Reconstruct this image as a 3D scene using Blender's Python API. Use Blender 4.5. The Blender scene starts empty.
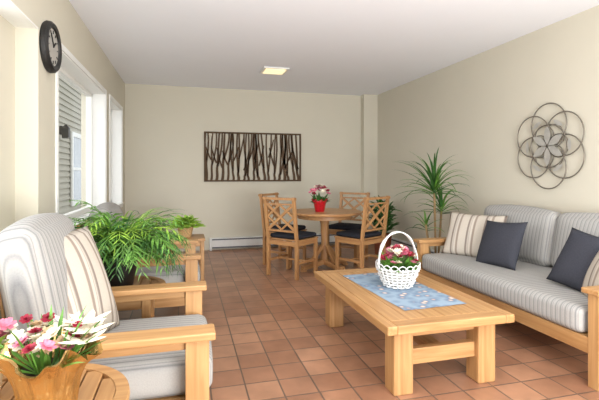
import bpy, bmesh, math, random
from mathutils import Vector, Matrix, Euler
random.seed(7)
R=math.radians
S=bpy.context.scene
try:
    S.view_settings.view_transform='Standard'
    S.view_settings.look='None'
except Exception: pass

# ---------------------------------------------------------------- materials
def lin(c):
    return tuple([((x/255)/12.92 if x/255<=0.04045 else (((x/255)+0.055)/1.055)**2.4) for x in c])+(1,)
def newmat(name):
    m=bpy.data.materials.new(name); m.use_nodes=True
    nt=m.node_tree; b=nt.nodes['Principled BSDF']
    return m,nt,b
def N(nt,t,**kw):
    n=nt.nodes.new(t)
    for k,v in kw.items(): setattr(n,k,v)
    return n
def plain(name,c,rough=.6,metal=0,var=.06,scale=20,bump=0,spec=.5):
    m,nt,b=newmat(name)
    tc=N(nt,'ShaderNodeTexCoord'); no=N(nt,'ShaderNodeTexNoise')
    no.inputs['Scale'].default_value=scale; no.inputs['Detail'].default_value=3
    nt.links.new(tc.outputs['Object'],no.inputs['Vector'])
    r=N(nt,'ShaderNodeValToRGB'); l=lin(c)
    r.color_ramp.elements[0].position=.3; r.color_ramp.elements[1].position=.7
    r.color_ramp.elements[0].color=tuple([x*(1-var) for x in l[:3]])+(1,)
    r.color_ramp.elements[1].color=tuple([min(1,x*(1+var)) for x in l[:3]])+(1,)
    nt.links.new(no.outputs['Fac'],r.inputs['Fac']); nt.links.new(r.outputs['Color'],b.inputs['Base Color'])
    b.inputs['Roughness'].default_value=rough; b.inputs['Metallic'].default_value=metal
    b.inputs['Specular IOR Level'].default_value=spec
    if bump:
        bp=N(nt,'ShaderNodeBump'); bp.inputs['Strength'].default_value=bump; bp.inputs['Distance'].default_value=.01
        nt.links.new(no.outputs['Fac'],bp.inputs['Height']); nt.links.new(bp.outputs['Normal'],b.inputs['Normal'])
    return m
def wood(name,axis,c1,c2):
    m,nt,b=newmat(name)
    tc=N(nt,'ShaderNodeTexCoord'); mp=N(nt,'ShaderNodeMapping')
    sc=[38,38,38]; sc[axis]=2.2; mp.inputs['Scale'].default_value=sc
    no=N(nt,'ShaderNodeTexNoise'); no.inputs['Scale'].default_value=1; no.inputs['Detail'].default_value=5; no.inputs['Distortion'].default_value=.6
    n2=N(nt,'ShaderNodeTexNoise'); n2.inputs['Scale'].default_value=3
    r=N(nt,'ShaderNodeValToRGB'); r.color_ramp.elements[0].position=.3; r.color_ramp.elements[1].position=.72
    r.color_ramp.elements[0].color=lin(c1); r.color_ramp.elements[1].color=lin(c2)
    nt.links.new(tc.outputs['Object'],mp.inputs['Vector']); nt.links.new(mp.outputs['Vector'],no.inputs['Vector'])
    nt.links.new(tc.outputs['Object'],n2.inputs['Vector'])
    nt.links.new(no.outputs['Fac'],r.inputs['Fac'])
    mx=N(nt,'ShaderNodeMix',data_type='RGBA',blend_type='MULTIPLY'); mx.inputs[0].default_value=.2
    nt.links.new(r.outputs['Color'],mx.inputs[6]); nt.links.new(n2.outputs['Fac'],mx.inputs[7])
    nt.links.new(mx.outputs[2],b.inputs['Base Color'])
    b.inputs['Roughness'].default_value=.42
    return m
def stripes(name,axis,period,stops,rough=.9,bump=.15):
    m,nt,b=newmat(name)
    tc=N(nt,'ShaderNodeTexCoord'); sp=N(nt,'ShaderNodeSeparateXYZ')
    nt.links.new(tc.outputs['Object'],sp.inputs['Vector'])
    d=N(nt,'ShaderNodeMath',operation='DIVIDE'); d.inputs[1].default_value=period
    nt.links.new(sp.outputs[axis],d.inputs[0])
    a=N(nt,'ShaderNodeMath',operation='ADD'); a.inputs[1].default_value=100.5; nt.links.new(d.outputs[0],a.inputs[0])
    f=N(nt,'ShaderNodeMath',operation='FRACT'); nt.links.new(a.outputs[0],f.inputs[0])
    r=N(nt,'ShaderNodeValToRGB'); cr=r.color_ramp; cr.interpolation='LINEAR'
    while len(cr.elements)<len(stops): cr.elements.new(.5)
    for e,(p,c) in zip(cr.elements,stops): e.position=p
    for e,(p,c) in zip(cr.elements,stops): e.color=lin(c)
    nt.links.new(f.outputs[0],r.inputs['Fac'])
    no=N(nt,'ShaderNodeTexNoise'); no.inputs['Scale'].default_value=180; nt.links.new(tc.outputs['Object'],no.inputs['Vector'])
    mx=N(nt,'ShaderNodeMix',data_type='RGBA',blend_type='MULTIPLY'); mx.inputs[0].default_value=.22
    nt.links.new(r.outputs['Color'],mx.inputs[6]); nt.links.new(no.outputs['Fac'],mx.inputs[7])
    nt.links.new(mx.outputs[2],b.inputs['Base Color']); b.inputs['Roughness'].default_value=rough
    b.inputs['Specular IOR Level'].default_value=.15
    bp=N(nt,'ShaderNodeBump'); bp.inputs['Strength'].default_value=bump; bp.inputs['Distance'].default_value=.004
    nt.links.new(no.outputs['Fac'],bp.inputs['Height']); nt.links.new(bp.outputs['Normal'],b.inputs['Normal'])
    return m
def emis(name,c,s):
    m,nt,b=newmat(name)
    b.inputs['Emission Color'].default_value=lin(c); b.inputs['Emission Strength'].default_value=s
    b.inputs['Base Color'].default_value=lin(c); return m

W1=(172,124,76); W2=(202,158,106)
WOOD=[wood('teak_%s'%'xyz'[i],i,W1,W2) for i in range(3)]
DWOOD=[wood('dining_wood_%s'%'xyz'[i],i,(168,118,74),(200,154,102)) for i in range(3)]
M_wall=plain('wall_paint',(208,202,185),.85,var=.01,scale=3,spec=.2)
M_ceil=plain('ceiling_paint',(245,247,252),.9,var=.005,scale=3,spec=.1)
M_trim=plain('trim_white',(236,236,232),.5,var=.01)
M_dark=plain('bronze_brown',(92,74,58),.75,metal=.0,var=.1,spec=.15)
M_black=plain('black_iron',(28,26,25),.5,var=.1)
M_navy=plain('charcoal_fabric',(62,63,70),.95,var=.12,scale=120,bump=.2,spec=.1)
M_seatdark=plain('dark_seat_fabric',(46,47,53),.95,var=.12,scale=120,spec=.1)
M_white=plain('white_paint',(232,232,230),.5,var=.02)
M_soil=plain('soil',(50,36,26),.95,var=.3,scale=60)
M_green=plain('leaf_green',(90,134,52),.5,var=.35,scale=14)
M_green2=plain('leaf_dark',(58,100,44),.45,var=.35,scale=12)
M_green3=plain('leaf_lime',(142,178,62),.5,var=.25,scale=14)
M_red=plain('red_foil',(178,22,34),.3,var=.2,scale=30)
M_pink=plain('petal_pink',(214,120,142),.6,var=.2,scale=40)
M_crim=plain('petal_crimson',(146,22,48),.6,var=.3,scale=40)
M_cream=plain('petal_cream',(230,220,198),.6,var=.08,scale=40)
M_gold=plain('gold_foil',(202,166,106),.26,metal=.9,var=.15,scale=18,bump=.6)
M_chrome=plain('brushed_silver',(196,194,188),.4,metal=.55,var=.1)
M_ring=plain('ring_pewter',(120,113,102),.4,metal=.4,var=.15)
M_stem=plain('cane_brown',(150,124,86),.8,var=.2)
M_terra=plain('terracotta_pot',(150,86,58),.8,var=.1)
M_heater=plain('heater_metal',(222,222,218),.5,var=.02)
M_slot=plain('heater_slot',(90,92,98),.6,var=.1)
M_rattan=plain('rattan',(196,160,112),.7,var=.2,scale=60)
G=(136,135,135); L=(181,178,172)
SOFA=[stripes('sofa_stripe_%s'%'xyz'[i],i,.034,[(0,L),(.3,(172,170,166)),(.45,G),(.55,(160,159,157)),(.7,L),(.82,(152,151,150)),(.92,L)]) for i in range(3)]
PILL=stripes('pillow_stripe',0,.15,[(0,(202,192,178)),(.22,(202,192,178)),(.27,(156,141,129)),(.36,(156,141,129)),(.40,(206,197,184)),(.5,(206,197,184)),(.53,(172,160,148)),(.57,(206,197,184)),(.66,(140,127,118)),(.72,(140,127,118)),(.76,(202,192,178))])

def cloth():
    m,nt,b=newmat('blue_runner_cloth'); tc=N(nt,'ShaderNodeTexCoord')
    v=N(nt,'ShaderNodeTexVoronoi'); v.inputs['Scale'].default_value=14
    nt.links.new(tc.outputs['Object'],v.inputs['Vector'])
    r=N(nt,'ShaderNodeValToRGB'); cr=r.color_ramp
    cr.elements[0].position=.12; cr.elements[0].color=lin((222,210,194))
    cr.elements[1].position=.3; cr.elements[1].color=lin((112,134,158))
    e=cr.elements.new(.2); e.color=lin((190,162,150))
    e=cr.elements.new(.7); e.color=lin((146,166,184))
    nt.links.new(v.outputs['Distance'],r.inputs['Fac']); nt.links.new(r.outputs['Color'],b.inputs['Base Color'])
    b.inputs['Roughness'].default_value=.9; return m
M_cloth=cloth()
def tilemat():
    m,nt,b=newmat('terracotta_tile'); tc=N(nt,'ShaderNodeTexCoord')
    br=N(nt,'ShaderNodeTexBrick'); br.offset=0.0; br.squash=1.0
    br.inputs['Scale'].default_value=1; br.inputs['Brick Width'].default_value=.2; br.inputs['Row Height'].default_value=.2
    br.inputs['Mortar Size'].default_value=.006; br.inputs['Mortar Smooth'].default_value=.4; br.inputs['Bias'].default_value=0
    br.inputs['Color1'].default_value=lin((176,131,102)); br.inputs['Color2'].default_value=lin((148,105,80)); br.inputs['Mortar'].default_value=lin((108,88,74))
    nt.links.new(tc.outputs['Object'],br.inputs['Vector'])
    no=N(nt,'ShaderNodeTexNoise'); no.inputs['Scale'].default_value=7; no.inputs['Detail'].default_value=6; nt.links.new(tc.outputs['Object'],no.inputs['Vector'])
    mx=N(nt,'ShaderNodeMix',data_type='RGBA',blend_type='OVERLAY'); mx.inputs[0].default_value=.4
    nt.links.new(br.outputs['Color'],mx.inputs[6]); nt.links.new(no.outputs['Fac'],mx.inputs[7]); nt.links.new(mx.outputs[2],b.inputs['Base Color'])
    b.inputs['Roughness'].default_value=.32
    bp=N(nt,'ShaderNodeBump'); bp.invert=True; bp.inputs['Strength'].default_value=.5; bp.inputs['Distance'].default_value=.003
    nt.links.new(br.outputs['Fac'],bp.inputs['Height']); nt.links.new(bp.outputs['Normal'],b.inputs['Normal'])
    return m
M_tile=tilemat()
def glassmat():
    m=bpy.data.materials.new('window_glass'); m.use_nodes=True; nt=m.node_tree; nt.nodes.clear()
    o=N(nt,'ShaderNodeOutputMaterial'); t=N(nt,'ShaderNodeBsdfTransparent'); g=N(nt,'ShaderNodeBsdfGlossy'); g.inputs['Roughness'].default_value=.02
    mx=N(nt,'ShaderNodeMixShader'); mx.inputs[0].default_value=.06
    nt.links.new(t.outputs[0],mx.inputs[1]); nt.links.new(g.outputs[0],mx.inputs[2]); nt.links.new(mx.outputs[0],o.inputs[0]); return m
M_glass=glassmat()

# ---------------------------------------------------------------- helpers
def root(name,loc=(0,0,0),rz=0):
    e=bpy.data.objects.new(name,None); e.empty_display_size=.1
    bpy.context.collection.objects.link(e); e.location=loc; e.rotation_euler=(0,0,R(rz)); return e
def obj(name,bm,mat,parent=None,smooth=False,loc=(0,0,0),rot=(0,0,0)):
    me=bpy.data.meshes.new(name); bmesh.ops.recalc_face_normals(bm,faces=bm.faces[:])
    bm.to_mesh(me); bm.free()
    mats=mat if isinstance(mat,list) else [mat]
    for m in mats: me.materials.append(m)
    if smooth:
        for p in me.polygons: p.use_smooth=True
    o=bpy.data.objects.new(name,me); bpy.context.collection.objects.link(o)
    o.location=loc; o.rotation_euler=rot
    if parent: o.parent=parent
    return o
def addbox(bm,c,s,bev=0,mi=0,rot=None):
    r=bmesh.ops.create_cube(bm,size=1); vs=r['verts']
    bmesh.ops.scale(bm,vec=s,verts=vs)
    es=set(e for v in vs for e in v.link_edges)
    fs=set(f for v in vs for f in v.link_faces)
    if bev:
        rr=bmesh.ops.bevel(bm,geom=list(es)+vs,offset=bev,segments=2,affect='EDGES',profile=.5)
        vs=list(set(vs_ for f in rr['faces'] for vs_ in f.verts)|set(v for v in vs if v.is_valid))
        fs=set(f for v in vs for f in v.link_faces)
    if rot: bmesh.ops.rotate(bm,cent=(0,0,0),matrix=rot,verts=vs)
    bmesh.ops.translate(bm,vec=c,verts=vs)
    for f in fs: f.material_index=mi
    return vs
def box(name,lo,hi,mat,parent=None,bev=.004):
    s=[hi[i]-lo[i] for i in range(3)]; c=[(hi[i]+lo[i])/2 for i in range(3)]
    if isinstance(mat,list) and len(mat)==3: mat=mat[s.index(max(s))]
    bm=bmesh.new(); addbox(bm,(0,0,0),s,bev)
    return obj(name,bm,mat,parent,loc=c)
def beam(name,p1,p2,w,h,mat,parent=None,bev=.003,up=(0,0,1)):
    p1=Vector(p1);p2=Vector(p2); d=p2-p1; z=d.normalized(); u=Vector(up)
    if abs(z.dot(u))>.98: u=Vector((0,1,0))
    x=u.cross(z).normalized(); y=z.cross(x)
    M=Matrix((x,y,z)).transposed()
    bm=bmesh.new(); addbox(bm,(0,0,0),(w,h,d.length),bev)
    if isinstance(mat,list): mat=mat[2]
    o=obj(name,bm,mat,parent,loc=(p1+p2)/2); o.rotation_euler=M.to_euler(); return o
def lathe(bm,prof,seg=32,fn=None,cap=True,mi=0,c=(0,0,0)):
    rings=[]
    for (r,z) in prof:
        ring=[]
        for i in range(seg):
            a=2*math.pi*i/seg; rr=r; zz=z
            if fn: rr,zz=fn(a,r,z)
            ring.append(bm.verts.new((c[0]+rr*math.cos(a),c[1]+rr*math.sin(a),c[2]+zz)))
        rings.append(ring)
    for a,b in zip(rings,rings[1:]):
        for i in range(seg):
            j=(i+1)%seg; f=bm.faces.new((a[i],a[j],b[j],b[i])); f.material_index=mi
    if cap:
        f=bm.faces.new(rings[0]); f.material_index=mi
        f=bm.faces.new(rings[-1][::-1]); f.material_index=mi
def tube(bm,pts,rad,seg=6,closed=False,mi=0):
    pts=[Vector(p) for p in pts]; n=len(pts); rings=[]
    prev=None
    for i,p in enumerate(pts):
        if closed: t=(pts[(i+1)%n]-pts[i-1]).normalized()
        else: t=(pts[min(i+1,n-1)]-pts[max(i-1,0)]).normalized()
        if prev is None:
            u=Vector((0,0,1)) if abs(t.z)<.9 else Vector((1,0,0)); x=u.cross(t).normalized()
        else:
            x=(prev-t*prev.dot(t)).normalized()
        prev=x; y=t.cross(x)
        r=rad(i/(n-1)) if callable(rad) else rad
        rings.append([bm.verts.new(p+x*r*math.cos(2*math.pi*k/seg)+y*r*math.sin(2*math.pi*k/seg)) for k in range(seg)])
    m=n if closed else n-1
    for i in range(m):
        a=rings[i]; b=rings[(i+1)%n]
        for k in range(seg):
            j=(k+1)%seg; f=bm.faces.new((a[k],a[j],b[j],b[k])); f.material_index=mi
    if not closed:
        for rr in (rings[0],rings[-1]):
            f=bm.faces.new(rr); f.material_index=mi
def boxcushion(name,s,mat,parent,loc,rot=(0,0,0),r=.045,crown=.02,cuts=14):
    bm=bmesh.new(); bmesh.ops.create_cube(bm,size=2)
    bmesh.ops.subdivide_edges(bm,edges=bm.edges[:],cuts=cuts,use_grid_fill=True)
    hs=[x/2 for x in s]
    for v in bm.verts:
        n=v.co.copy()
        n=Vector([math.copysign(1-(1-abs(c))**1.6,c) for c in n])
        p=Vector([n[i]*hs[i] for i in range(3)])
        core=Vector([max(-hs[i]+r,min(hs[i]-r,p[i])) for i in range(3)])
        d=p-core
        if d.length>1e-6: p=core+d.normalized()*r
        for ax in range(3):
            o=[i for i in range(3) if i!=ax]
            k=(1-n[o[0]]**2)*(1-n[o[1]]**2)
            p[ax]+=math.copysign(crown*k*abs(n[ax]),n[ax]) if abs(n[ax])>.5 else 0
        v.co=p
    return obj(name,bm,mat,parent,True,loc,rot)
def pillow(name,w,h,t,mat,parent,loc,rot):
    bm=bmesh.new(); n=18; top=[];bot=[]
    for s,grid in ((1,top),(-1,bot)):
        for i in range(n+1):
            row=[]
            for j in range(n+1):
                x=-1+2*i/n; z=-1+2*j/n
                k=max(0,(1-x*x)*(1-z*z))**.42
                k*=1+.06*math.sin(3*x+2*z)
                px=x*w/2*(1-.07*(1-z*z)); pz=z*h/2*(1-.07*(1-x*x))
                if s==-1 and (i in(0,n) or j in(0,n)): row.append(top[i][j])
                else: row.append(bm.verts.new((px,s*(t/2*k),pz)))
            grid.append(row)
    for g,fl in ((top,0),(bot,1)):
        for i in range(n):
            for j in range(n):
                q=[g[i][j],g[i+1][j],g[i+1][j+1],g[i][j+1]]
                bm.faces.new(q[::-1] if fl else q)
    return obj(name,bm,mat,parent,True,loc,rot)
def blade(bm,base,az,el,length,width,droop,segs=6,mi=0,fold=.25,shape=0):
    p=Vector(base); e=el; step=length/segs; side=Vector((-math.sin(az),math.cos(az),0))
    rows=[]
    for i in range(segs+1):
        t=i/segs
        w=width*(math.sin(math.pi*min(1,(t*.93+.07)))**.7 if shape==0 else (1-t)**.6*min(1,.5+t*3))
        d=Vector((math.cos(az)*math.cos(e),math.sin(az)*math.cos(e),math.sin(e)))
        up=side.cross(d)
        rows.append((bm.verts.new(p-side*w/2-up*(-fold*w)),bm.verts.new(p),bm.verts.new(p+side*w/2-up*(-fold*w))))
        p=p+d*step; e-=droop/segs*(.4+1.2*t)
    for a,b in zip(rows,rows[1:]):
        for k in (0,1):
            f=bm.faces.new((a[k],a[k+1],b[k+1],b[k])); f.material_index=mi
def flower(bm,c,r,mi,n=6,tilt=None,layers=2,pw=.8):
    c=Vector(c); nrm=tilt or Vector((random.uniform(-.6,.6),random.uniform(-.8,.3),1)).normalized()
    q=nrm.to_track_quat('Z','Y')
    for l in range(layers):
        rr=r*(1-.35*l)
        for i in range(n):
            a=2*math.pi*(i+.5*l)/n
            pts=[(0,0,0),(.5*rr,pw*.5*rr,.15*rr+.2*l*r),(rr,.22*rr,.3*rr+.3*l*r),(rr,-.22*rr,.3*rr+.3*l*r),(.5*rr,-pw*.5*rr,.15*rr+.2*l*r)]
            vs=[]
            for x,y,z in pts:
                v=Vector((x*math.cos(a)-y*math.sin(a),x*math.sin(a)+y*math.cos(a),z)); vs.append(bm.verts.new(c+q@v))
            f=bm.faces.new(vs); f.material_index=mi

# ---------------------------------------------------------------- room
XL,XR,YB,YN,H=-.90,3.28,7.00,-1.6,2.63
floor=box('floor',(XL-.3,YN-.2,-.1),(XR+.2,YB+.2,0),M_tile,bev=0)
box('ceiling',(XL-.3,YN-.2,H),(XR+.2,YB+.2,H+.1),M_ceil,bev=0)
box('wall_back',(XL-.3,YB,0),(XR+.2,YB+.2,H),M_wall,bev=0)
box('wall_right',(XR,YN-.2,0),(XR+.2,YB,H),M_wall,bev=0)
box('wall_column',(3.02,6.86,0),(XR,YB,H),M_wall,bev=0)
ZS,ZT=.80,2.17
ops=[(-1.2,3.02),(3.42,5.32),(5.62,6.62)]
wl=bmesh.new()
def wb(lo,hi): addbox(wl,[(lo[i]+hi[i])/2 for i in range(3)],[hi[i]-lo[i] for i in range(3)])
wb((XL-.25,YN,0),(XL,YB,ZS)); wb((XL-.25,YN,ZT),(XL,YB,H))
ys=[YN]+[y for o in ops for y in o]+[YB]
for i in range(0,len(ys),2): wb((XL-.25,ys[i],ZS),(XL,ys[i+1],ZT))
obj('wall_left',wl,M_wall)
for k,(a,b) in enumerate(ops):
    w=root('window_%d'%(k+1))
    xo=XL-.16; fr=.05
    for nm,lo,hi in (('jamb_near',(XL-.2,a,ZS),(XL+.003,a+.012,ZT)),('jamb_far',(XL-.2,b-.012,ZS),(XL+.003,b,ZT)),
                     ('sill',(XL-.2,a,ZS),(XL+.03,b,ZS+.02)),('head',(XL-.2,a,ZT-.012),(XL+.003,b,ZT))):
        box(nm,lo,hi,M_trim if k else (M_trim if nm!='jamb_far' else M_wall),w,bev=.002)
    ym=[a,b] if k else [a,a+1.4,a+2.8,b]
    box('frame_bottom',(xo-.03,a,ZS+.02),(xo+.03,b,ZS+.02+fr),M_trim,w); box('frame_top',(xo-.03,a,ZT-fr),(xo+.03,b,ZT),M_trim,w)
    for i,y in enumerate(ym):
        lo=max(a,y-fr/2 if 0<i<len(ym)-1 else y-fr*(i>0)); box('stile_%d'%i,(xo-.03,lo,ZS+.02),(xo+.03,lo+fr,ZT),M_trim,w)
    if k==0: box('wall_return',(xo-.035,b-.34,ZS),(xo+.035,b,ZT),M_wall,w,bev=.004)
    box('glass_pane',(xo-.004,a+.02,ZS+.05),(xo+.004,b-.02,ZT-.03),M_glass,w,bev=0)
    if k:
        c=.045
        box('casing_near',(XL,a-c,ZS-c),(XL+.015,a,ZT+c),M_trim,w); box('casing_far',(XL,b,ZS-c),(XL+.015,b+c,ZT+c),M_trim,w)
        box('casing_top',(XL,a,ZT),(XL+.015,b,ZT+c),M_trim,w); box('casing_bottom',(XL,a,ZS-c),(XL+.015,b,ZS),M_trim,w)
wn=bmesh.new(); wl=wn
wb((XL-.25,YN-.2,0),(XR+.2,YN,.5)); wb((XL-.25,YN-.2,2.3),(XR+.2,YN,H)); wb((XL-.25,YN-.2,.5),(XL+.3,YN,2.3)); wb((XR-.3,YN-.2,.5),(XR+.2,YN,2.3))
obj('wall_near',wn,M_wall)
w=root('window_4')
for i in range(4):
    x=XL+.3+i*(XR-XL-.6-.05)/3; box('mullion_%d'%i,(x,YN-.12,.5),(x+.05,YN-.06,2.3),M_trim,w)

def heater(name,x0,x1,y,rz,loc):
    e=root(name,loc,rz); L_=x1
    box('body',(0,-.06,.03),(L_,0,.20),M_heater,e); box('slot_top',(.01,-.064,.165),(L_-.01,-.055,.185),M_slot,e,bev=0)
    box('slot_bottom',(.01,-.064,.035),(L_-.01,-.055,.055),M_slot,e,bev=0)
    box('end_left',(-.01,-.07,0),(.03,0,.205),M_heater,e); box('end_right',(L_-.03,-.07,0),(L_+.01,0,.205),M_heater,e)
heater('baseboard_back',0,2.6,0,0,(.385,YB-.001,0))
heater('baseboard_right',0,1.9,0,-90,(XR-.001,6.6,0))

e=root('ceiling_light',(1.15,5.56,H-.02))
box('trim_frame',(-.17,-.17,0),(.17,.17,.019),M_trim,e); box('diffuser',(-.135,-.135,-.006),(.135,.135,.0),emis('lamp_glow',(255,236,188),.9),e)

# ---------------------------------------------------------------- lounge seating
def lounge(name,loc,rz,W,D,az,nb,bh=.56,zb=.45,lean=-11):
    e=root(name,loc,rz); hw=W/2; aw=.115
    for s,t in ((-1,'right'),(1,'left')):
        y=s*(hw-aw/2)
        box('arm_'+t,(.0,y-aw/2,az-.032),(D,y+aw/2,az),WOOD,e,.006)
        box('front_post_'+t,(D-.12,y-.035,0),(D-.025,y+.035,az-.032),WOOD,e)
        box('back_post_'+t,(.03,y-.035,0),(.11,y+.035,az-.032),WOOD,e)
        beam('back_stile_'+t,(.10,s*(hw-aw-.02),.22),(.0,s*(hw-aw-.02),.86),.035,.05,WOOD,e)
        box('side_rail_'+t,(.11,y-.016,.20),(D-.12,y+.016,.29),WOOD,e)
        box('arm_apron_'+t,(.11,y-.014,az-.075),(D-.12,y+.014,az-.032),WOOD,e)
    iy=hw-aw+.005
    box('front_rail',(D-.07,-hw+.09,.19),(D-.03,hw-.09,.285),WOOD,e); box('back_rail',(.08,-iy,.19),(.115,iy,.285),WOOD,e)
    box('seat_deck',(.115,-hw+aw,.265),(D-.075,hw-aw,.285),WOOD,e)
    beam('top_rail',(.0,-iy,.84),(.0,iy,.84),.07,.03,WOOD[1],e)
    n=int(W/.14)
    for i in range(n):
        y=-iy+(i+.5)*2*iy/n; beam('slat_%d'%i,(.09,y,.27),(.012,y,.82),.012,.045,WOOD,e)
    boxcushion('seat_cushion',(D-.15,2*iy-.025,.165),SOFA[1],e,((D+.15)/2-.005,0,.287+.0825),r=.045,crown=.012)
    bw=(2*iy-.02)/nb
    for i in range(nb):
        y=-iy+.01+(i+.5)*bw
        boxcushion('back_cushion_%d'%i,(.17,bw-.01,bh),SOFA[1],e,(.155,y,zb+bh/2-.0),(0,R(lean),0),r=.06,crown=.035)
    return e
a1=lounge('armchair',(-.76,2.185,0),0,.87,.88,.60,1,bh=.58)
a2=lounge('armchair',(-.76,3.855,0),0,.87,.88,.60,1,bh=.52)
so=lounge('sofa',(3.18,2.865,0),180,2.01,.93,.58,2,bh=.465)
def P(name,mat,loc,w,h,t,tilt,yaw,roll=0):
    return pillow(name,w,h,t,mat,None,loc,(R(tilt),R(roll),R(yaw)))
P('striped_throw_pillow',PILL,(-.49,2.20,.72),.48,.56,.15,-20,72,3)
P('striped_throw_pillow',PILL,(2.68,3.50,.65),.58,.45,.15,24,116,0)
P('charcoal_throw_pillow',M_navy,(2.62,3.07,.64),.44,.42,.14,24,96,4)
P('charcoal_throw_pillow',M_navy,(2.62,2.25,.64),.44,.42,.14,26,92,-8)
P('striped_throw_pillow',PILL,(2.52,2.04,.61),.40,.38,.13,22,60,0)
P('striped_throw_pillow',PILL,(-.46,3.9,.66),.45,.43,.14,-22,92,0)

# ---------------------------------------------------------------- coffee table
e=root('coffee_table',(1.46,2.745,0)); hx,hy=.41,.675
for i in range(6):
    x=-hx+.06+i*(2*hx-.12)/6; box('top_board_%d'%i,(x+.0012,-hy+.09,.375),(x+(2*hx-.12)/6-.0012,hy-.09,.42),WOOD,e,.002)
box('top_side_left',(-hx,-hy,.37),(-hx+.06,hy,.42),WOOD,e,.006); box('top_side_right',(hx-.06,-hy,.37),(hx,hy,.42),WOOD,e,.006)
box('top_end_front',(-hx+.06,-hy,.37),(hx-.06,-hy+.09,.42),WOOD,e,.006); box('top_end_back',(-hx+.06,hy-.09,.37),(hx-.06,hy,.42),WOOD,e,.006)
lx,ly=hx-.075,hy-.07
for sx in (-1,1):
    for sy in (-1,1):
        cx=sx*(lx-.06); cy=sy*(ly-.06)
        box('leg_%d%d'%(sx+1,sy+1),(cx-.06,cy-.06,0),(cx+.06,cy+.06,.372),WOOD,e,.008)
for sy in (-1,1):
    y=sy*(ly-.06); box('end_stretcher_%d'%(sy+1),(-lx+.12,y-.025,.15),(lx-.12,y+.025,.24),WOOD,e); box('end_apron_%d'%(sy+1),(-lx+.12,y-.02,.31),(lx-.12,y+.02,.372),WOOD,e)
for sx in (-1,1): box('side_apron_%d'%(sx+1),(sx*(lx-.06)-.02,-ly+.12,.31),(sx*(lx-.06)+.02,ly-.12,.372),WOOD,e)
box('long_stretcher',(-.045,-ly+.08,.17),(.045,ly-.08,.22),WOOD,e)
bm=bmesh.new(); nx,ny=10,20; g=[]
for i in range(nx+1):
    g.append([bm.verts.new((-.225+.45*i/nx,-.46+.92*j/ny,.0015+.0012*math.sin(i*1.7+j*.9))) for j in range(ny+1)])
for i in range(nx):
    for j in range(ny): bm.faces.new((g[i][j],g[i+1][j],g[i+1][j+1],g[i][j+1]))
o=obj('table_runner',bm,M_cloth,None,True,(1.475,2.76,.421),(0,0,R(3)))

# flower basket
e=root('flower_basket',(1.50,2.80,.4255)); e.scale=(.96,.96,.96)
bm=bmesh.new()
def br(z): return .095+.065*(z/.15)**.8 if z>0 else .095
lathe(bm,[(.085,0),(.087,.008),(br(.07)-.014,.07),(br(.14)-.014,.14),(br(.14)-.018,.14),(.075,.012)],24,cap=False,mi=1)
lathe(bm,[(.001,.003),(.09,.003)],24,cap=False)
for k in range(7):
    z=.008+k*.0225; n=48
    tube(bm,[((br(z)+.007*(1 if (i//2+k)%2 else -1))*math.cos(2*math.pi*i/n),(br(z)+.007*(1 if (i//2+k)%2 else -1))*math.sin(2*math.pi*i/n),z) for i in range(n)],.006,5,True)
for i in range(24):
    a=2*math.pi*i/24; tube(bm,[(br(z)*math.cos(a),br(z)*math.sin(a),z) for z in (0,.05,.1,.155)],.0045,5)
for k in range(18):
    a0=2*math.pi*k/18; a1_=2*math.pi*(k+1.4)/18
    tube(bm,[(.165*math.cos(a0+(a1_-a0)*t/6),.165*math.sin(a0+(a1_-a0)*t/6),.15+.03*math.sin(math.pi*t/6)) for t in range(7)],.004,5)
for off in (-.012,0,.012):
    tube(bm,[(.16*math.cos(math.pi*t/20),off*(1+.6*math.sin(t*1.3)),.14+.27*math.sin(math.pi*t/20)**.85) for t in range(21)],.005,6)
obj('wicker',bm,[M_white,plain('basket_liner',(176,172,162),.8)],e,True)
bm=bmesh.new()
for i in range(90):
    a=random.uniform(0,6.28); blade(bm,(.06*math.cos(a),.06*math.sin(a),.13),a,random.uniform(.2,1.3),random.uniform(.09,.15),.038,.8,3,mi=0)
for i in range(46):
    a=random.uniform(0,6.28); r=random.uniform(0,.14); flower(bm,(r*math.cos(a),r*math.sin(a),.175+.10*(1-(r/.15)**2)+random.uniform(-.01,.02)),random.uniform(.026,.036),random.choice([1,1,2,2,3]),6)
obj('blossoms',bm,[M_green,M_pink,M_crim,M_cream],e)

# ---------------------------------------------------------------- dining set
e=root('dining_table',(1.77,5.29,0))
bm=bmesh.new(); lathe(bm,[(.47,.715),(.485,.72),(.49,.735),(.485,.748),(.475,.75)],64); obj('round_top',bm,DWOOD[0],e)
bm=bmesh.new(); lathe(bm,[(.36,.66),(.36,.715)],48); obj('apron',bm,DWOOD[0],e)
bm=bmesh.new(); lathe(bm,[(.055,.09),(.06,.12),(.05,.2),(.045,.4),(.055,.58),(.07,.64),(.07,.66)],24); obj('column',bm,DWOOD[2],e,True)
for i in range(4):
    a=R(20+90*i); d=Vector((math.cos(a),math.sin(a),0))
    beam('foot_%d'%i,d*.03+Vector((0,0,.085)),d*.36+Vector((0,0,.045)),.07,.06,DWOOD,e); 
    beam('pad_%d'%i,d*.345+Vector((0,0,.0)),d*.345+Vector((0,0,.03)),.07,.07,DWOOD,e)
    beam('brace_%d'%i,d*.04+Vector((0,0,.3)),d*.22+Vector((0,0,.1)),.05,.04,DWOOD,e)
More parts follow.
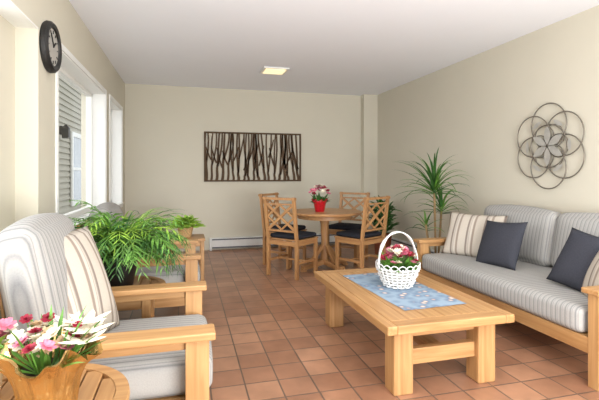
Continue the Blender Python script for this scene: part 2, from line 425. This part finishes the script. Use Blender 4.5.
def dchair(c,phi):
    e=root('dining_chair',(c[0],c[1],0),phi-90); D=DWOOD
    yb=-.205; w=.215
    for s in (-1,1):
        t='left' if s<0 else 'right'
        box('front_leg_'+t,(s*w-.02,.17,0),(s*w+.02,.21,.44),D,e)
        box('back_leg_'+t,(s*w-.02,yb-.02,0),(s*w+.02,yb+.02,.45),D,e)
        beam('back_post_'+t,(s*w,yb,.44),(s*w,yb-.065,.965),.04,.032,D,e)
        box('side_rail_'+t,(s*w-.011,yb+.02,.385),(s*w+.011,.17,.44),D,e); box('side_stretcher_'+t,(s*w-.009,yb+.02,.17),(s*w+.009,.17,.20),D,e)
    box('front_rail',(-w+.02,.18,.385),(w-.02,.202,.44),D,e); box('rear_rail',(-w+.02,yb-.011,.385),(w-.02,yb+.011,.44),D,e)
    box('cross_stretcher',(-w+.009,-.01,.175),(w-.009,.01,.198),D,e)
    box('seat_panel',(-.235,yb+.022,.44),(.235,.225,.458),D,e,.004)
    def bp(x,z): return (x,yb-.065*(z-.44)/.525,z)
    beam('top_rail',bp(-w-.02,.945),bp(w+.02,.945),.06,.028,D[0],e); beam('lower_back_rail',bp(-w+.01,.56),bp(w-.01,.56),.04,.022,D[0],e)
    beam('mid_back_rail',bp(-w+.01,.88),bp(w-.01,.88),.022,.02,D[0],e)
    beam('cross_a',bp(-w+.02,.575),bp(w-.02,.875),.034,.016,D,e,up=(0,1,0)); beam('cross_b',bp(w-.02,.575),bp(-w+.02,.875),.034,.014,D,e,up=(0,1,0))
    beam('cross_c',bp(-w+.02,.725),bp(0,.875),.024,.012,D,e,up=(0,1,0)); beam('cross_d',bp(w-.02,.725),bp(0,.875),.024,.012,D,e,up=(0,1,0))
    beam('cross_e',bp(-w+.02,.725),bp(0,.575),.024,.012,D,e,up=(0,1,0)); beam('cross_f',bp(w-.02,.725),bp(0,.575),.024,.012,D,e,up=(0,1,0))
    boxcushion('seat_pad',(.44,.40,.055),M_seatdark,e,(0,.018,.4865),r=.026,crown=.008,cuts=8)
dchair((1.28,5.07),39); dchair((2.12,4.94),118); dchair((1.34,5.72),-42); dchair((2.24,5.68),-136)

e=root('potted_flowers',(1.68,5.22,.7505))
bm=bmesh.new(); lathe(bm,[(.055,0),(.06,.01),(.082,.12),(.10,.155),(.092,.155),(.075,.115)],40,fn=lambda a,r,z:(r*(1+(.10*(z>.13))*math.sin(a*10)),z+(.012*math.sin(a*7) if z>.13 else 0)),cap=False)
lathe(bm,[(.001,.004),(.056,.004)],40,cap=False); obj('foil_pot',bm,M_red,e,True)
bm=bmesh.new(); lathe(bm,[(.001,.11),(.074,.11)],20,cap=False); obj('soil',bm,M_soil,e)
bm=bmesh.new()
for i in range(70):
    a=random.uniform(0,6.28); blade(bm,(.03*math.cos(a),.03*math.sin(a),.11),a,random.uniform(.2,1.4),random.uniform(.08,.16),.035,.8,3)
for i in range(40):
    a=random.uniform(0,6.28); r=random.uniform(0,.13); flower(bm,(r*math.cos(a),r*math.sin(a),.21+.11*(1-(r/.14)**2)+random.uniform(-.02,.02)),random.uniform(.026,.036),random.choice([1,1,2,3]),6)
obj('blossoms',bm,[M_green2,M_pink,M_crim,M_cream],e)

# ---------------------------------------------------------------- side tables
def roundtable(name,c,r,z):
    e=root(name,(c[0],c[1],0),0)
    n=8
    bm=bmesh.new(); lathe(bm,[(r*.86,z-.03),(r,z-.03),(r+.003,z-.015),(r,z),(r*.86,z),(r*.86,z-.03)],64,cap=False); obj('top_rim',bm,WOOD[0],e)
    for i in range(n):
        x=-r*.86+(i+.5)*2*r*.86/n; hl=math.sqrt(max(0.0,(r*.88)**2-x*x))-.004
        if hl>.03: box('slat_%d'%i,(x-r*.86/n+.003,-hl,z-.028),(x+r*.86/n-.003,hl,z-.003),WOOD,e,.002)
    q=r*.62
    for sx in (-1,1):
        for sy in (-1,1): box('leg_%d%d'%(sx+1,sy+1),(sx*q-.025,sy*q-.025,0),(sx*q+.025,sy*q+.025,z-.03),WOOD,e)
        box('rail_x_%d'%(sx+1),(-q+.025,sx*q-.012,z-.10),(q-.025,sx*q+.012,z-.03),WOOD,e); box('rail_y_%d'%(sx+1),(sx*q-.012,-q+.025,z-.10),(sx*q+.012,q-.025,z-.03),WOOD,e)
    box('shelf',(-q-.01,-q+.03,.16),(q+.01,q-.03,.18),WOOD,e)
roundtable('side_table',(-.46,1.445),.285,.55)
roundtable('side_table',(-.42,3.02),.29,.50)
e=root('end_table',(.02,5.15,0)); q=.17
box('top',(-.2,-.2,.47),(.2,.2,.5),WOOD,e)
for sx in (-1,1):
    for sy in (-1,1): box('leg_%d%d'%(sx+1,sy+1),(sx*q-.02,sy*q-.02,0),(sx*q+.02,sy*q+.02,.47),WOOD,e)
    box('rail_%d'%(sx+1),(-q+.02,sx*q-.01,.41),(q-.02,sx*q+.01,.47),WOOD,e); box('rail_s%d'%(sx+1),(sx*q-.01,-q+.02,.41),(sx*q+.01,q-.02,.47),WOOD,e)
box('shelf',(-q-.015,-q+.022,.17),(q+.015,q-.022,.19),WOOD,e)

e=root('potted_plant',(.0,5.15,.5005))
bm=bmesh.new(); lathe(bm,[(.065,0),(.07,.01),(.09,.10),(.095,.12),(.085,.12),(.08,.10)],28,cap=False); lathe(bm,[(.001,.003),(.066,.003)],28,cap=False); lathe(bm,[(.001,.1),(.081,.1)],28,cap=False,mi=1); obj('pot',bm,[M_rattan,M_soil],e,True)
bm=bmesh.new()
for i in range(260):
    a=random.uniform(0,6.28); el=random.uniform(-.1,1.4); r=random.uniform(.02,.19)
    b=(r*math.cos(a)*math.cos(el),r*math.sin(a)*math.cos(el),.12+random.uniform(0,.10)*math.sin(max(0,el))+.01)
    blade(bm,b,a+random.uniform(-.5,.5),el*.6,random.uniform(.05,.09),.05,1.2,3)
obj('leaves',bm,M_green3,e)

def frond(bm,base,az,el,L_,droop,lw,n=22,mi=0):
    p=Vector(base); e_=el; st=L_/n; side=Vector((-math.sin(az),math.cos(az),0)); pts=[p.copy()]
    for i in range(n):
        t=i/n; d=Vector((math.cos(az)*math.cos(e_),math.sin(az)*math.cos(e_),math.sin(e_)))
        p=p+d*st; pts.append(p.copy()); e_-=droop/n*(.3+1.4*t)
        up=side.cross(d); ll=lw*(math.sin(math.pi*min(1,t*.7+.3))**.5)
        for s in (-1,1):
            ld=(side*s*random.uniform(.5,.9)+d*.8+up*random.uniform(-.3,.45)).normalized(); wv=ld.cross(up).normalized()*.075*ll
            a=p; m=p+ld*ll*.45+up*.01; tip=p+ld*ll-Vector((0,0,ll*.35))
            vs=[bm.verts.new(a),bm.verts.new(m+wv),bm.verts.new(tip),bm.verts.new(m-wv)]
            f=bm.faces.new(vs); f.material_index=mi
    tube(bm,pts,.0022,3,mi=mi)
e=root('potted_spider_plant',(-.42,3.0,.5005))
bm=bmesh.new(); lathe(bm,[(.08,0),(.085,.01),(.12,.19),(.13,.21),(.12,.21),(.11,.18)],32,cap=False); lathe(bm,[(.001,.003),(.082,.003)],32,cap=False); lathe(bm,[(.001,.18),(.11,.18)],32,cap=False,mi=1); obj('pot',bm,[M_black,M_soil],e,True)
bm=bmesh.new()
for i in range(120):
    a=random.uniform(0,6.28); r=random.uniform(0,.07); el=random.uniform(.5,1.5)
    frond(bm,(r*math.cos(a),r*math.sin(a),.18),a,el,random.uniform(.34,.58),random.uniform(1.6,2.9),random.uniform(.09,.13),n=10,mi=random.choice([0,0,1,2]))
for i in range(90):
    a=random.uniform(0,6.28); r=random.uniform(0,.07)
    blade(bm,(r*math.cos(a),r*math.sin(a),.18),a,random.uniform(.7,1.5),random.uniform(.35,.6),.02,random.uniform(1.8,2.8),9,mi=random.choice([0,1,2]),shape=1)
for v in bm.verts: v.co.x=max(v.co.x,-.45); v.co.z=max(v.co.z,.01)
obj('fronds',bm,[M_green,M_green2,M_green3],e)

# dracaena
e=root('potted_dracaena',(2.80,4.32,0))
bm=bmesh.new(); lathe(bm,[(.11,0),(.115,.01),(.15,.26),(.16,.28),(.145,.28),(.14,.25)],32,cap=False); lathe(bm,[(.001,.003),(.112,.003)],32,cap=False); lathe(bm,[(.001,.25),(.14,.25)],32,cap=False,mi=1); obj('pot',bm,[M_terra,M_soil],e,True)
bm=bmesh.new(); heads=[]
for (x,y,z,lx_,ly_) in ((.0,.0,1.08,-.02,0),(.05,.03,.85,.06,.02),(-.05,.02,.66,-.05,.03)):
    tube(bm,[(x,y,.24),(x+lx_*.3,y,z*.5),(x+lx_,y+ly_,z)],.013,8); heads.append((x+lx_,y+ly_,z))
obj('canes',bm,M_stem,e,True)
bm=bmesh.new()
for hd,n,L_ in ((heads[0],50,.60),(heads[1],28,.46),(heads[2],12,.30)):
    for i in range(n):
        a=2*math.pi*i*.382+random.uniform(-.2,.2); el=.15+1.35*(i/n)
        blade(bm,(hd[0],hd[1],hd[2]-.08+.1*i/n),a,el,L_*random.uniform(.75,1.1)*(.8 if math.cos(a)>.3 else 1),.032,random.uniform(.9,2.1),8,shape=1,mi=random.choice([0,1]))
for v in bm.verts: v.co.x=min(v.co.x,.44+.01*math.sin(v.co.z*40))
obj('leaves',bm,[M_green2,M_green],e)

e=root('potted_shrub',(2.93,5.95,0))
bm=bmesh.new(); lathe(bm,[(.11,0),(.115,.01),(.14,.3),(.15,.32),(.135,.32),(.13,.29)],32,cap=False); lathe(bm,[(.001,.003),(.112,.003)],32,cap=False); lathe(bm,[(.001,.29),(.13,.29)],32,cap=False,mi=1); obj('pot',bm,[M_terra,M_soil],e,True)
bm=bmesh.new()
for i in range(130):
    a=random.uniform(0,6.28); r=random.uniform(0,.07); z=.32+random.uniform(0,.42)
    blade(bm,(r*math.cos(a),r*math.sin(a),z),a,random.uniform(.1,1.4),random.uniform(.14,.27),.06,1.2,5,mi=0)
for i in range(5):
    a=i*1.26; tube(bm,[(.03*math.cos(a),.03*math.sin(a),.28),(.05*math.cos(a),.05*math.sin(a),.75)],.006,5)
obj('leaves',bm,M_green2,e)

# gold foil pot with mixed flowers
e=root('gift_wrapped_flowers',(-.39,1.40,.5505)); e.scale=(1.08,1.08,1.08)
bm=bmesh.new()
lathe(bm,[(.062,0),(.068,.01),(.072,.04),(.078,.08),(.09,.12),(.106,.145),(.124,.165),(.114,.165),(.085,.12)],96,
  fn=lambda a,r,z:(r*(1+(.025+.10*max(0,(z-.10)/.065))*math.sin(a*11+z*14)+.018*math.sin(a*23+z*30)),z+(.018*math.sin(a*5)+.008*math.sin(a*13))*max(0,(z-.1)/.065)),cap=False)
lathe(bm,[(.001,.003),(.063,.003)],40,cap=False); obj('foil_wrap',bm,M_gold,e,False)
bm=bmesh.new(); lathe(bm,[(.001,.11),(.08,.11)],20,cap=False); obj('soil',bm,M_soil,e)
bm=bmesh.new(); rf=random.Random(5)
for i in range(34):
    a=rf.uniform(0,6.28); blade(bm,(.03*math.cos(a),.03*math.sin(a),.11),a,rf.uniform(.5,1.5),rf.uniform(.09,.19),.016,.6,4,mi=0)
for i in range(9):
    a=rf.uniform(0,6.28); r=rf.uniform(.03,.11); p=(r*math.cos(a),r*math.sin(a),.17+rf.uniform(0,.06)); tube(bm,[(p[0]*.4,p[1]*.4,.1),p],.002,4,mi=0); flower(bm,p,rf.uniform(.013,.02),2,7,layers=3)
for i in range(5):
    a=-.4+i*.45; p=(.08*math.cos(a)+.02,.08*math.sin(a),.19+.015*(i%3)); tube(bm,[(0,0,.1),p],.003,4,mi=0)
    for k in range(6):
        blade(bm,p,a+k*1.047,.35,.07,.024,.5,4,mi=3)
for i in range(22):
    a=rf.uniform(0,6.28); r=rf.uniform(.02,.10); flower(bm,(r*math.cos(a),r*math.sin(a),.16+rf.uniform(0,.06)),.022,rf.choice([1,3,3,4,4]),6)
obj('blossoms',bm,[M_green,M_pink,M_crim,M_cream,plain('petal_tan',(196,166,128),.8,var=.15)],e)
e=root('potted_flowers',(-.62,1.53,.5505))
bm=bmesh.new(); lathe(bm,[(.05,0),(.055,.01),(.07,.12),(.085,.15),(.075,.15),(.065,.11)],40,fn=lambda a,r,z:(r*(1+(.08*(z>.13))*math.sin(a*9)),z),cap=False); lathe(bm,[(.001,.003),(.052,.003)],40,cap=False); obj('wrap',bm,plain('cream_wrap',(222,204,170),.5,var=.1),e,True)
bm=bmesh.new()
for i in range(40):
    a=rf.uniform(0,6.28); blade(bm,(.02*math.cos(a),.02*math.sin(a),.1),a,rf.uniform(.3,1.5),rf.uniform(.08,.15),.025,.8,4,mi=0)
for i in range(20):
    a=rf.uniform(0,6.28); r=rf.uniform(0,.08); flower(bm,(r*math.cos(a),r*math.sin(a),.2+rf.uniform(-.02,.04)),.026,rf.choice([1,3,3]),6)
obj('blossoms',bm,[M_green3,M_pink,M_crim,M_cream],e)

# ---------------------------------------------------------------- wall art
e=root('branch_wall_art',(1.10,YB-.02,1.515)); w,h=.81,.405
for nm,lo,hi in (('frame_top',(-w,-.012,h-.026),(w,.012,h)),('frame_bottom',(-w,-.012,-h),(w,.012,-h+.026)),('frame_left',(-w,-.012,-h+.026),(-w+.026,.012,h-.026)),('frame_right',(w-.026,-.012,-h+.026),(w,.012,h-.026))): box(nm,lo,hi,M_dark,e,.002)
bm=bmesh.new()
def ribbon(pts,wf):
    n=len(pts); rows=[]
    for i,(x,z) in enumerate(pts):
        a=pts[max(i-1,0)]; b=pts[min(i+1,n-1)]; tx,tz=b[0]-a[0],b[1]-a[1]; l=math.hypot(tx,tz); nx_,nz_=-tz/l,tx/l; ww=wf(i/(n-1))/2
        rows.append([bm.verts.new((x+nx_*ww*s,yy,z+nz_*ww*s)) for s,yy in ((-1,-.006),(1,-.006),(1,.006),(-1,.006))])
    for a,b in zip(rows,rows[1:]):
        for k in range(4):
            j=(k+1)%4; bm.faces.new((a[k],a[j],b[j],b[k]))
rr_=random.Random(11); nt_=19; zb_=-h+.015; zt_=h-.015
def clampx(x): return max(-w+.012,min(w-.012,x))
for i in range(nt_):
    x0=-w+.04+(i+rr_.uniform(-.15,.15))*(2*w-.08)/(nt_-1); lean=rr_.uniform(-.06,.06); zf=rr_.uniform(-.30,-.02); w0=rr_.uniform(.034,.044)
    xf=x0+lean*.4
    ribbon([(clampx(x0+(xf-x0)*t/6+.006*math.sin(t)),zb_+(zf-zb_)*t/6) for t in range(7)],lambda t,w0=w0:w0*(1.1-.25*t))
    for s in (-1,1):
        dx=s*rr_.uniform(.03,.065)+lean; back=-s*rr_.uniform(0,.04)
        pts=[]
        for t in range(15):
            u=t/14; pts.append((clampx(xf+dx*math.sin(u*1.57)+back*u*u),zf-.02+(zt_-zf+.02)*u))
        ribbon(pts,lambda t,w0=w0:w0*.74*(1-.25*t))
    if rr_.random()<.7:
        s=rr_.choice([-1,1]); z0=rr_.uniform(-.3,.0); L_=rr_.uniform(.2,.35)
        ribbon([(clampx(x0+s*.085*(t/8)**.8),z0+L_*t/8) for t in range(9)],lambda t:.026*(1-.4*t))
obj('branches',bm,M_dark,e)

# ring sculpture on the right wall
e=root('metal_ring_wall_art',(XR-.03,3.19,1.50))
bm=bmesh.new(); r=.2
def circ(cy,cz,rr,rad,x=0): tube(bm,[(x,cy+rr*math.cos(2*math.pi*i/48),cz+rr*math.sin(2*math.pi*i/48)) for i in range(48)],rad,6,True)
circ(0,0,r,.0055)
for i in range(6):
    a=R(30+60*i); circ(r*math.cos(a),r*math.sin(a),r*.98,.006,x=.006*(i%2)-.003)
    a2=R(60*i); circ(.105*math.cos(a2),.105*math.sin(a2),.105,.0045,x=.01)
obj('rings',bm,M_ring,e,True)
bm=bmesh.new()
def petal(cy,cz,a,l,wd,x):
    n=10; up=[];dn=[]
    for i in range(n+1):
        t=-1+2*i/n; hw_=wd*(1-t*t)**1.0
        for s,lst in ((1,up),(-1,dn)):
            yy=t*l; zz=s*hw_; lst.append(bm.verts.new((x,cy+yy*math.cos(a)-zz*math.sin(a),cz+yy*math.sin(a)+zz*math.cos(a))))
    for i in range(n): bm.faces.new((dn[i],dn[i+1],up[i+1],up[i]))
for i in range(6):
    a=R(30+60*i); petal(.1*math.cos(a),.1*math.sin(a),a,.088,.036,-.012)
    a=R(60*i); petal(.235*math.cos(a),.235*math.sin(a),a+math.pi/2,.06,.02,-.012)
bmesh.ops.remove_doubles(bm,verts=bm.verts[:],dist=.0001)
obj('mirror_petals',bm,M_chrome,e)
bm=bmesh.new()
for i in range(3):
    a=R(30+120*i); tube(bm,[(0,.2*math.cos(a),.2*math.sin(a)),(.03,.2*math.cos(a),.2*math.sin(a))],.005,6)
obj('standoffs',bm,M_ring,e)

# clock
e=root('wall_clock',(XL,3.20,2.10)); 
def disc(name,prof,mat,x0): 
    bm=bmesh.new(); lathe(bm,prof,48); o=obj(name,bm,mat,e,False,(x0,0,0),(0,R(90),0)); return o
disc('case',[(.165,0),(.172,.012),(.17,.035),(.155,.05),(.13,.045),(.122,.03)],M_black,.0)
disc('face',[(.124,.0),(.124,.004)],plain('clock_face',(172,168,160),.4,var=.03),.03)
for i in range(12):
    a=R(30*i); beam('tick_%d'%i,(.036,.09*math.sin(a),.09*math.cos(a)),(.036,.113*math.sin(a),.113*math.cos(a)),.006,.003,M_black,e,0)
beam('hour_hand',(.038,0,0),(.038,.05,.045),.01,.003,M_black,e,0); beam('minute_hand',(.041,0,0),(.041,-.06,.08),.007,.003,M_black,e,0)

# ---------------------------------------------------------------- outdoors
M_siding=plain('siding_paint',(176,172,158),.8,var=.03,scale=2)
bm=bmesh.new(); x0=-2.4; yA,yZ=8.0,16.0
z=-.5
while z<5.2:
    v=[bm.verts.new(p) for p in ((x0-.02,yA,z),(x0+.03,yA,z),(x0,yA,z+.12),(x0-.02,yA,z+.12),(x0-.02,yZ,z),(x0+.03,yZ,z),(x0,yZ,z+.12),(x0-.02,yZ,z+.12))]
    for f in ((0,1,2,3),(4,5,6,7),(0,1,5,4),(1,2,6,5),(2,3,7,6),(3,0,4,7)): bm.faces.new([v[i] for i in f])
    z+=.12
addbox(bm,((x0-2.02),(yA+yZ)/2,2.3),(4,yZ-yA,5.6))
obj('neighbor_house',bm,M_siding)
e=root('window_5',(x0+.03,10.75,1.34))
box('casing_l',(0,-.75,-.8),(.04,-.65,.8),M_trim,e); box('casing_r',(0,.65,-.8),(.04,.75,.8),M_trim,e); box('casing_t',(0,-.65,.7),(.04,.65,.8),M_trim,e); box('casing_b',(0,-.65,-.8),(.04,.65,-.7),M_trim,e)
box('mullion',(0.005,-.65,-.03),(.035,.65,.03),M_trim,e); box('pane',(0.0,-.65,-.7),(.02,.65,.7),plain('neighbor_glass',(150,160,168),.1,var=.1,scale=2),e,0)
e=root('wall_lantern',(x0+.03,9.2,2.05)); box('bracket',(0,-.04,-.05),(.05,.04,.12),M_black,e); box('body',(.05,-.06,-.12),(.17,.06,.08),M_black,e); 
bm=bmesh.new(); lathe(bm,[(.09,0),(.02,.07)],4); obj('cap',bm,M_black,e,loc=(.11,0,.08),rot=(0,0,R(45)))
box('ground_outside',(-14,-8,-.35),(14,24,-.12),plain('concrete_patio',(176,174,168),.9,var=.1,scale=3),bev=0)

# ---------------------------------------------------------------- light
wd=bpy.data.worlds.new('sky'); S.world=wd; wd.use_nodes=True; bg=wd.node_tree.nodes['Background']
bg.inputs['Color'].default_value=(.91,.96,1,1); bg.inputs['Strength'].default_value=1.6
def area(name,loc,rot,sx,sy,p,c=(1,1,1)):
    l=bpy.data.lights.new(name,'AREA'); l.shape='RECTANGLE'; l.size=sx; l.size_y=sy; l.energy=p; l.color=c
    o=bpy.data.objects.new(name,l); bpy.context.collection.objects.link(o); o.location=loc; o.rotation_euler=[R(a) for a in rot]
area('daylight_near',(XL-.35,.9,1.5),(0,-100,0),1.3,4.0,38,(.98,.99,1))
area('overhead_fill',(1.2,.6,H-.03),(0,0,0),1.2,1.2,8,(1,.98,.95))  # added overhead fill, out of view, no fixture there
# unseen uplights added behind the camera to brighten the ceiling
area('uplight_fill',(1.3,-.9,1.3),(142,0,0),1.8,.8,120,(.96,.98,1))
area('low_uplight_fill',(1.5,-.9,.75),(122,0,0),2.0,.5,130,(.96,.98,1))  # second added fill, aimed lower to reach back wall and far ceiling
# hazy sun from the window side
sl=bpy.data.lights.new('sun','SUN'); sl.energy=1.8; sl.angle=R(50); sl.color=(1,.99,.97)
so_=bpy.data.objects.new('sun',sl); bpy.context.collection.objects.link(so_)
so_.rotation_euler=Vector((.85,.25,-.42)).to_track_quat('-Z','Y').to_euler(); so_.location=(-6,0,5)

# ---------------------------------------------------------------- camera
cd=bpy.data.cameras.new('camera'); co=bpy.data.objects.new('camera',cd); bpy.context.collection.objects.link(co)
co.location=(0,0,1.25); co.rotation_euler=(R(90),0,R(-15.1)); cd.sensor_width=36; cd.lens=423/599*36; cd.shift_y=-27/599; cd.clip_start=.02
S.camera=co
